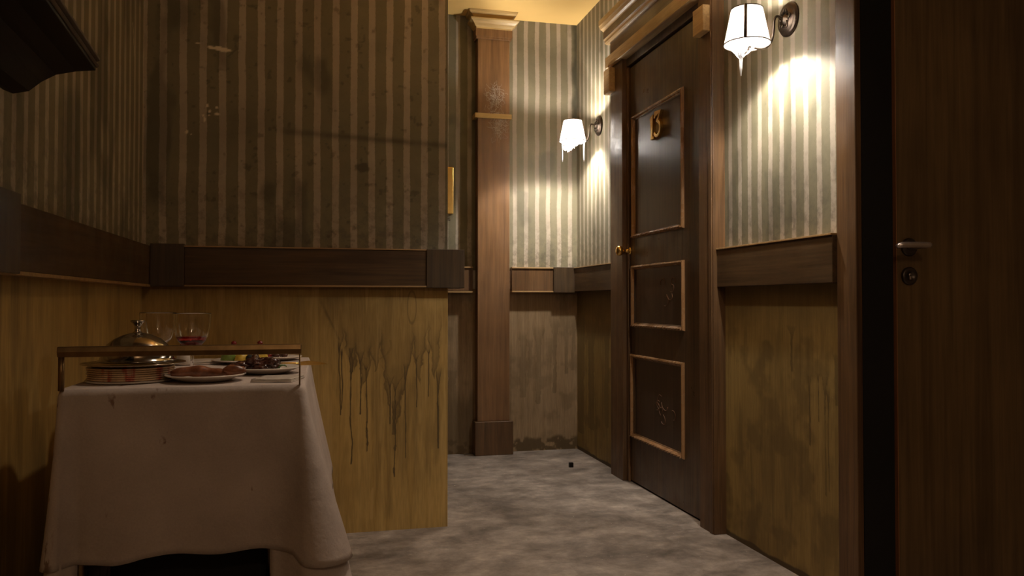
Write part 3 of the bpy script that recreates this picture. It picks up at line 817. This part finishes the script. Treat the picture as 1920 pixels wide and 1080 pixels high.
        dr.add(vs, fs, True)
        dr.tube([(ax, ay, zb - .030), (ax, ay, zb - .060), (ax, ay, zb - .085), (ax, ay, zb - .108)], [.0075, .0055, .0042, .0018], 8)
    dr.build('wax_drip', M['wax'], so, 0, False)
    light('sconce_light', 'POINT', (cx, y, zb + .040), power * 1.1, COOL, .009)
    light('sconce_downlight', 'SPOT', (cx, y, zb + .042), power * .50, (1, .95, .88), .026, (0, 0, 0), 112, .8)
    light('sconce_widelight', 'SPOT', (cx, y, zb + .041), power * .80, (1, .93, .84), .026, (0, 0, 0), 172, .3)
    light('sconce_uplight', 'POINT', (cx, y, zb + .092), power * .60, COOL, .007)
    return r
sconce(4.06, 1.733, 'glowing sconce left of the numbered door, drips hanging at both ends of its shade', 1, 17.5)
sconce(2.26, 1.687, 'glowing sconce right of the numbered door, dark seam down its shade', 2, 13.5)

# ------------------------------------------------------------ fixtures for the added fill lights, out of view
def fill_bowl_lamp(pos, label, name):
    r = thing(name, pos, label, 'ceiling lamp')
    MB().lathe([(0, -.20), (.05, -.197), (.10, -.175), (.125, -.15), (.120, -.15), (.096, -.170), (.05, -.190), (0, -.193)], pos, 32).build('bowl', M['aged_brass'], r)
    MB().tube([(pos[0], pos[1], pos[2] - .19), (pos[0], pos[1], H)], .006, 10).build('rod', M['aged_brass'], r)
fill_bowl_lamp(UP_POS, 'brass bowl of an added fill light over the corridor, out of view', 'fill_pendant')

dl = thing('fill_downlight', DOWN_POS, 'small brass ring of an added fill light above the cart, out of view', 'ceiling lamp')
MB().lathe([(.035, -.004), (.055, -.004), (.055, .019), (.050, .019), (.035, .0)], DOWN_POS, 32).build('ring', M['aged_brass'], dl)

# ------------------------------------------------------------ wall shelf at upper left
sf = thing('wall_shelf', (XL, 1.5, 1.30), 'black wooden wall bracket shelf with ogee underside at upper left', 'shelf')
ys = 1.55
def shelf_x(y): return -.392 + (ys - y) * .074        # the outer edge runs slightly off the wall's direction
prof = [(0, 1.262), (.06, 1.252), (.075, 1.236), (.09, 1.230), (.115, 1.236), (.135, 1.254), (.158, 1.268), (.19, 1.276), (.222, 1.280), (.222, 1.286), (0, 1.286)]
def swept(name, prof, y0, y1, m, parent, bevel=.001):
    """profile given as distance from the wall as a share of the shelf depth, swept along the shelf"""
    mb = MB(); vs = []; n = len(prof)
    for y in (y1, y0):
        dpt = shelf_x(y) - XL
        for u, z in prof: vs.append((XL + .002 + u / .228 * dpt, y, z))
    mb.add(vs, [tuple(range(n)), tuple(range(2 * n - 1, n - 1, -1))] + [(i, i + n, (i + 1) % n + n, (i + 1) % n) for i in range(n)])
    return mb.build(name, m, parent, bevel)
swept('bracket', prof, .7, ys - .004, M['dark'], sf)
swept('board', [(0, 1.286), (.224, 1.286), (.227, 1.290), (.221, 1.293), (.221, 1.296), (.228, 1.299), (.228, 1.304), (0, 1.304)], .7, ys, M['shelf_edge'], sf, .0007)
swept('upper_board', [(0, 1.304), (.205, 1.304), (.205, 1.330), (.200, 1.334), (0, 1.334)], .7, ys - .06, M['shelf_edge'], sf)
MB().lathe([(0, 0), (.004, 0), (.004, .003), (0, .005)], (shelf_x(1.44) - .022, 1.44, 1.318), 16, 'X').build('brass_stud', M['brass'], sf)
MB().tube([(-.50 + .02 * math.sin(t), 1.22 + .02 * t, 1.235 + .03 * t) for t in [k * .3 for k in range(11)]], .004, 8).build('curved_trim', M['casing'], sf)

# ------------------------------------------------------------ serving cart
CX0, CX1, CY0, CY1, CZ = -.478, -.036, 1.64, 2.43, .70
ct = thing('serving_cart', ((CX0 + CX1) / 2, (CY0 + CY1) / 2, 0), 'brass-railed serving cart under the white cloth at left', 'cart')
box('tabletop', (CX0 + .006, CY0 + .006, CZ - .03), (CX1 - .006, CY1 - .006, CZ - .004), M['dark'], ct, .003)
for x in (CX0 + .03, CX1 - .03):
    for y in (CY0 + .03, CY1 - .03):
        lg = MB().tube([(x, y, .05), (x, y, CZ - .03)], .011, 12).build('leg', M['aged_brass'], ct)
        MB().lathe([(0, -.012), (.02, -.012), (.026, -.008), (.026, .008), (.02, .012), (0, .012)], (x, y, .027), 20, 'X').build('caster', M['black'], lg)
box('shelf', (CX0 + .02, CY0 + .02, .235), (CX1 - .02, CY1 - .02, .25), M['dark'], ct, .003)
gb = MB(); gz = .771
gb.prism([(CY0 - .007, gz - .010), (CY0 - .009, gz), (CY0 - .006, gz + .010), (CY0 + .004, gz + .010), (CY0 + .006, gz), (CY0 + .003, gz - .010)], 'X', CX0 - .002, CX1 - .003)
gr = gb.build('handle_rail', M['aged_brass'], ct, .0015)
MB().tube([(CX0 + .004, CY0 - .001, CZ - .002), (CX0 + .004, CY0 - .001, gz - .006)], .0055, 10).build('handle_post', M['aged_brass'], gr)
MB().tube([(CX1 - .006, CY0 - .001, CZ - .002), (CX1 - .006, CY0 - .001, gz - .006)], .0016, 8).build('handle_post', M['aged_brass'], gr)
bx = thing('storage_box', (-.24, 1.9, .25), 'black lidded box with grey steel corner on the shelf under the cart', 'box')
q = MB().box((-.41, 1.72, .251), (-.10, 2.10, .372)).build('body', M['black'], bx, .02)
MB().tube([(-.135, 1.716, .372), (-.105, 1.716, .366), (-.100, 1.716, .345), (-.106, 1.717, .300)], [.003, .006, .008, .004], 10).build('corner_guard', M['dull_steel'], bx)  # grey steel piece along the top right corner

# --- cloths
def rect_path(x0, x1, y0, y1, rc, n):
    """start front-left going right (counter-clockwise seen from above)"""
    segs = []
    def line(a, b, nrm, tagn, k):
        for i in range(k):
            t = i / k; segs.append((a[0] + (b[0] - a[0]) * t, a[1] + (b[1] - a[1]) * t, nrm[0], nrm[1], tagn, t))
    def arc(c, a0, tagn, k):
        for i in range(k):
            a = a0 + PI / 2 * i / k; segs.append((c[0] + rc * math.cos(a), c[1] + rc * math.sin(a), math.cos(a), math.sin(a), tagn, i / k))
    line((x0 + rc, y0), (x1 - rc, y0), (0, -1), 'front', n); arc((x1 - rc, y0 + rc), -PI / 2, 'fr', 14)
    line((x1, y0 + rc), (x1, y1 - rc), (1, 0), 'right', n); arc((x1 - rc, y1 - rc), 0, 'br', 8)
    line((x1 - rc, y1), (x0 + rc, y1), (0, 1), 'back', n); arc((x0 + rc, y1 - rc), PI / 2, 'bl', 8)
    line((x0, y1 - rc), (x0, y0 + rc), (-1, 0), 'left', n); arc((x0 + rc, y0 + rc), PI, 'fl', 14)
    return segs
FL = dict(front=.004, fr=.125, right=.070, br=.08, back=.02, bl=.03, left=.02, fl=.036)
def cloth_skirt(mb, x0, x1, y0, y1, ztop, hem, keep, inset=0, rows=26, top=False):
    seg = rect_path(x0 + inset, x1 - inset, y0 + inset, y1 - inset, .010, 44)
    m_ = len(seg); vs = []; fs = []
    # smooth flare along the path
    raw = [FL[s[4]] for s in seg]; fl_ = raw[:]
    for it in range(2): fl_ = [sum(fl_[(i + k) % m_] for k in range(-3, 4)) / 7 for i in range(m_)]
    corner = set()
    nx = [s[2] for s in seg]; ny = [s[3] for s in seg]
    for it in range(2):
        nx = [sum(nx[(i + k) % m_] for k in range(-3, 4)) / 7 for i in range(m_)]
        ny = [sum(ny[(i + k) % m_] for k in range(-3, 4)) / 7 for i in range(m_)]
    for i, (px, py, a, b, tg, t) in enumerate(seg):
        nn = Vector((nx[i], ny[i])).normalized(); hz_ = hem(px, py, tg, i)
        for j in range(rows + 1):
            s = j / rows; z = ztop - (ztop - hz_) * s; d = ztop - z
            rnd = .004 * (1 - math.exp(-d / .004))
            ripple = .012 * noise.noise(Vector((px * 7, py * 7, 1.3 + z * 1.5))) * min(1, d / .3)
            o = rnd + fl_[i] * (d / .39) ** 1.15 + ripple
            if tg == 'front': o += (-.016 * math.exp(-((t - .045) / .035) ** 2) - .010 * math.exp(-((t - .95) / .04) ** 2)) * min(1, d / .39)
            vs.append((px + nn.x * o, py + nn.y * o, z if j else ztop))
    for i in range(m_):
        k = (i + 1) % m_
        if not (keep(*seg[i]) and keep(*seg[k])): continue
        for j in range(rows): fs.append((i * (rows + 1) + j, k * (rows + 1) + j, k * (rows + 1) + j + 1, i * (rows + 1) + j + 1))
    mb.add(vs, fs, True)
    if top:
        ring = [(s[0], s[1], ztop) for s in seg]; mb.add(ring + [((x0 + x1) / 2, (y0 + y1) / 2, ztop)], [(i, (i + 1) % m_, m_) for i in range(m_)], False)
def hem_top(x, y, tg, i):
    base = .378 + .003 * math.sin(x * 40) if tg == 'front' else .368
    if tg == 'front' and x < -.33: base -= .010 * min(1, (-.33 - x) / .05)
    if tg in ('fr',): base = .362
    return base
mb = MB(); cloth_skirt(mb, CX0, CX1, CY0, CY1, CZ, hem_top, lambda *s: True, 0, 26, True)
tc_ = mb.build('tablecloth', M['cloth'])
tag(tc_, 'off-white stained tablecloth draped over the serving cart at left', 'tablecloth')
md = tc_.modifiers.new('thick', 'SOLIDIFY'); md.thickness = .0016; md.offset = -1
mb = MB(); cloth_skirt(mb, CX0, CX1, CY0, CY1, CZ - .03, lambda x, y, tg, i: .04, lambda px, py, a, b, tg, t: not (tg == 'front' and -.440 < px < -.098), .004, 40)
uc = mb.build('underskirt', M['cloth'])
tag(uc, 'longer off-white underskirt hanging below the tablecloth at both cart sides', 'cloth')
md = uc.modifiers.new('thick', 'SOLIDIFY'); md.thickness = .0015; md.offset = -1

TZ = CZ + .0012
def lathe_thing(name, prof, c, m, label, cat, seg=48, group=None):
    return tag(MB().lathe(prof, c, seg).build(name, m), label, cat, group)
def plate_prof(r, h=.012): return [(0, 0), (r * .55, 0), (r * .60, .0015), (r * .97, h), (r, h + .0012), (r * .98, h + .003), (r * .60, .005), (r * .5, .0038), (0, .0038)]
# stack of dishes with platter and cloche
sx, sy = -.385, 1.795
z = TZ
lathe_thing('base_plate', [(0, 0), (.086, 0), (.088, .001), (.088, .0030), (.086, .0038), (0, .0038)], (sx, sy, z), M['china'], 'flat white plate lowest under the stack of dishes, on the tablecloth', 'plate'); z += .0040
pos_words = ['lowest', 'second from the bottom', 'third from the bottom', 'third from the top', 'second from the top', 'topmost']
for k in range(6):
    ox, oy = random.uniform(-.0015, .0015), random.uniform(-.0015, .0015)
    lathe_thing('stacked_plate', [(0, 0), (.078, 0), (.0835, .0012), (.0845, .0028), (.083, .0042), (.076, .0042), (0, .0042)], (sx + ox, sy + oy, z), M['stack'],
                'cream red-stained dish in the stack under the cloche, %s' % pos_words[k], 'plate', 64, 'stacked dishes under the cloche'); z += .00435
lathe_thing('silver_platter', [(0, 0), (.070, 0), (.078, .001), (.098, .005), (.101, .006), (.100, .0075), (.078, .0030), (0, .0025)], (sx + .004, sy, z + .0003), M['silver'], 'round silver platter on the dish stack, under the cloche', 'platter', 64); z += .0095
cc = thing('cloche', (sx + .010, sy, z), 'small domed silver cloche with flared knob on top of the dish stack', 'cloche')
MB().lathe([(.074, 0), (.076, .001), (.076, .003), (.072, .005), (.070, .012), (.066, .024), (.058, .036), (.045, .047), (.028, .055), (.012, .059), (0, .060), (0, .058), (.028, .053), (.044, .045), (.056, .034), (.064, .023), (.068, .012), (.070, .005), (.074, 0)], (sx + .010, sy, z), 64).build('dome', M['silver'], cc)
MB().lathe([(0, .057), (.011, .058), (.006, .064), (.006, .072), (.009, .078), (.014, .083), (.0145, .085), (.010, .086), (0, .086)], (sx + .010, sy, z), 32).build('knob', M['silver'], cc)
# wine glasses
def wine_glass(x, y, label, wine):
    r = thing('wine_glass', (x, y, TZ), label, 'wine glass', 'wine glasses on the cart')
    o = [(0, 0), (.032, 0), (.0325, .0012), (.02, .0028), (.006, .006), (.0035, .012), (.0032, .035), (.0035, .052), (.008, .058), (.020, .064), (.030, .074), (.0355, .088), (.0390, .105), (.0410, .125), (.0414, .1365), (.0413, .138)]
    i = [(.0407, .138), (.0406, .1365), (.0402, .125), (.0382, .105), (.0347, .088), (.0290, .0752), (.0190, .0655), (.008, .0605), (0, .060)]
    MB().lathe(o + i, (x, y, TZ), 48).build('glass', M['glass'], r)
    if wine:
        MB().lathe([(0, .0600), (.008, .0603), (.0192, .0653), (.0292, .075), (.0330, .0835), (.0331, .0840), (0, .0840)], (x, y, TZ), 48).build('wine', M['wine'], r)
    return r
wine_glass(-.289, 1.935, 'wine glass holding red wine behind the brass rail', True)
wine_glass(-.384, 2.055, 'empty wine glass behind the silver cloche', False)
# plates with food
lathe_thing('dinner_plate', plate_prof(.080), (-.234, 1.750, TZ), M['china'], 'white plate holding the brown sausage, near the cart front', 'plate')
sg = MB(); pts = []; rad = []
for k in range(21):
    t = k / 20; pts.append((-.300 + .116 * t, 1.738 + .012 * math.sin(t * 3), TZ + .0165 + .003 * math.sin(t * 5))); rad.append(.012 * (math.sin(PI * min(max(t, .02), .98)) ** .3) * (1 + .12 * math.sin(t * 17)))
sg.tube(pts, rad, 16)
tag(sg.build('sausage', M['sausage']), 'long brown sausage on the front white plate', 'sausage')
tag(MB().blob((-.178, 1.745, TZ + .0185), (.023, .016, .013), 3, .3).build('meat_chunk', M['sausage']), 'round brown meat piece at the right end of the sausage', 'meat')
lathe_thing('dinner_plate', plate_prof(.080), (-.125, 1.908, TZ), M['china'], 'white plate heaped with dark glazed meat, at the cart right side', 'plate')
for k, (dx, dy, dz, a, b, c_, lab) in enumerate([(-.042, -.004, .016, .026, .02, .012, 'leftmost of the dark meat pieces on the right plate'), (-.012, .0, .021, .024, .02, .018, 'middle one of the dark meat pieces on the right plate'),
                              (.018, -.002, .020, .024, .018, .016, 'dark meat piece beside the green leaf on the right plate'), (.004, -.016, .012, .022, .014, .009, 'small dark meat piece lying in front on the right plate')]):
    tag(MB().blob((-.135 + dx, 1.895 + dy, TZ + dz), (a, b, c_), k + 5, .5, 4, 2.2).build('meat_piece', M['meat']), lab, 'meat', 'glazed meat pieces on the right plate')
lf_ = MB()
for a in (-.3, .5, 1.2):
    vs = []; fs = []
    for i in range(7):
        t = i / 6; wd = .008 * math.sin(PI * min(.98, t + .02)); cxx = -.098 + .022 * t * math.cos(a); cyy = 1.885 + .022 * t * math.sin(a) * .6; zz = TZ + .010 + .008 * math.sin(t * 2.5)
        for sgn in (-1, 0, 1): vs.append((cxx - sgn * wd * math.sin(a), cyy + sgn * wd * math.cos(a), zz + (.002 if sgn else 0)))
    for i in range(6):
        for j in range(2): fs.append((i * 3 + j, i * 3 + j + 1, i * 3 + j + 4, i * 3 + j + 3))
    lf_.add(vs, fs, True)
lo = lf_.build('salad_leaf', M['leaf']); tag(lo, 'green salad leaves at the right end of the dark meat', 'leaf'); md = lo.modifiers.new('t', 'SOLIDIFY'); md.thickness = .0008
lathe_thing('side_plate', plate_prof(.062, .008), (-.115, 2.330, TZ), M['china'], 'small white plate of dark berries at the far right of the cart', 'plate')
for k, (dx, dy) in enumerate([(-.028, -.02), (-.008, -.026), (.014, -.020), (-.016, .0), (.008, .004)]):
    tag(MB().blob((-.115 + dx, 2.330 + dy, TZ + .0135), (.0095, .0095, .009), k, .08, 2).build('berry', M['cherry'] if k == 0 else M['meat']), '%s dark berry on the small far plate' % ['front left', 'front middle', 'front right', 'back left', 'back right'][k], 'berry', 'berries on the far plate')
lathe_thing('fruit_plate', plate_prof(.085, .008), (-.200, 2.235, TZ), M['china'], 'white plate carrying the green and yellow desserts at the cart back', 'plate')
for k, (x, y, m_, lab, ch) in enumerate([(-.238, 2.215, 'green', 'green dessert topped with a cherry behind the brass rail', True), (-.205, 2.195, 'yellow', 'yellow dessert without a cherry, left of the dark olive', False), (-.160, 2.215, 'yellow', 'yellow dessert topped with a cherry, right of the dark olive', True)]):
    lathe_thing('dessert', [(0, 0), (.020, 0), (.022, .004), (.018, .024), (.013, .036), (0, .041)] if ch else [(0, 0), (.016, 0), (.018, .004), (.015, .018), (.008, .024), (0, .025)], (x, y, TZ + .005), M[m_], lab, 'dessert', 32, 'small desserts on the cart')
    if ch: tag(MB().blob((x + (.012 if k == 0 else 0), y, TZ + .0535), (.0075, .0075, .007), k, .05, 2).build('cherry', M['cherry']), 'dark cherry on the %s' % ('green dessert' if k == 0 else 'yellow dessert'), 'cherry', 'cherries on the cart')
tag(MB().blob((-.183, 2.185, TZ + .016), (.011, .010, .010), 9, .1, 2).build('olive', M['black']), 'black olive between the two yellow desserts', 'olive')
lathe_thing('dessert', [(0, 0), (.020, 0), (.022, .004), (.020, .030), (.013, .045), (0, .048)], (-.345, 2.20, TZ), M['china'], 'white dessert with a cherry between the two wine glasses', 'dessert', 32, 'small desserts on the cart')
tag(MB().blob((-.350, 2.20, TZ + .0535), (.0075, .0075, .007), 4, .05, 2).build('cherry', M['cherry']), 'dark cherry on the white dessert between the wine glasses', 'cherry', 'cherries on the cart')
# napkins
def napkin(name, c, sx_, sy_, rot, label):
    mb = MB()
    for l in range(3):
        vs = []; fs = []; n = 12
        for i in range(n + 1):
            for j in range(n + 1):
                u = (i / n - .5) * sx_ * (1 - .02 * l); v = (j / n - .5) * sy_ * (1 - .02 * l)
                x = c[0] + u * math.cos(rot) - v * math.sin(rot); y = c[1] + u * math.sin(rot) + v * math.cos(rot)
                vs.append((x, y, c[2] + .0022 * l + .0012 * noise.noise(Vector((x * 30, y * 30, l))) + .0012))
        for i in range(n):
            for j in range(n): fs.append((i * (n + 1) + j, (i + 1) * (n + 1) + j, (i + 1) * (n + 1) + j + 1, i * (n + 1) + j + 1))
        mb.add(vs, fs, True)
    o = mb.build(name, M['china']); md = o.modifiers.new('t', 'SOLIDIFY'); md.thickness = .0014; tag(o, label, 'napkin'); return o
napkin('napkin', (-.320, 2.28, TZ), .13, .14, .1, 'folded white napkin at the cart back behind the red wine')
napkin('napkin', (-.088, 1.735, TZ), .085, .10, -.25, 'folded white napkin at the front right cart corner')
# golden knife
kn = thing('table_knife', (-.05, 1.99, TZ), 'golden table knife sticking out over the right edge of the cart', 'knife')
kz_ = TZ + .0125
MB().prism([(-.052, kz_ - .003), (-.050, kz_ + .006), (-.030, kz_ + .008), (-.005, kz_ + .005), (.016, kz_ - .001), (-.010, kz_ - .003)], 'Y', 1.989, 1.9905).build('blade', M['brass'], kn, .0003)
MB().tube([(-.050, 1.990, kz_), (-.060, 1.990, kz_), (-.090, 1.985, kz_), (-.115, 1.98, kz_)], [.003, .005, .0055, .003], 10).build('handle', M['brass'], kn)

# small block on the floor
tag(box('wood_scrap', (1.262, 3.95, 0), (1.284, 3.968, .024), M['dark'], None, .002), 'tiny dark block lying on the concrete near the far right corner', 'scrap')
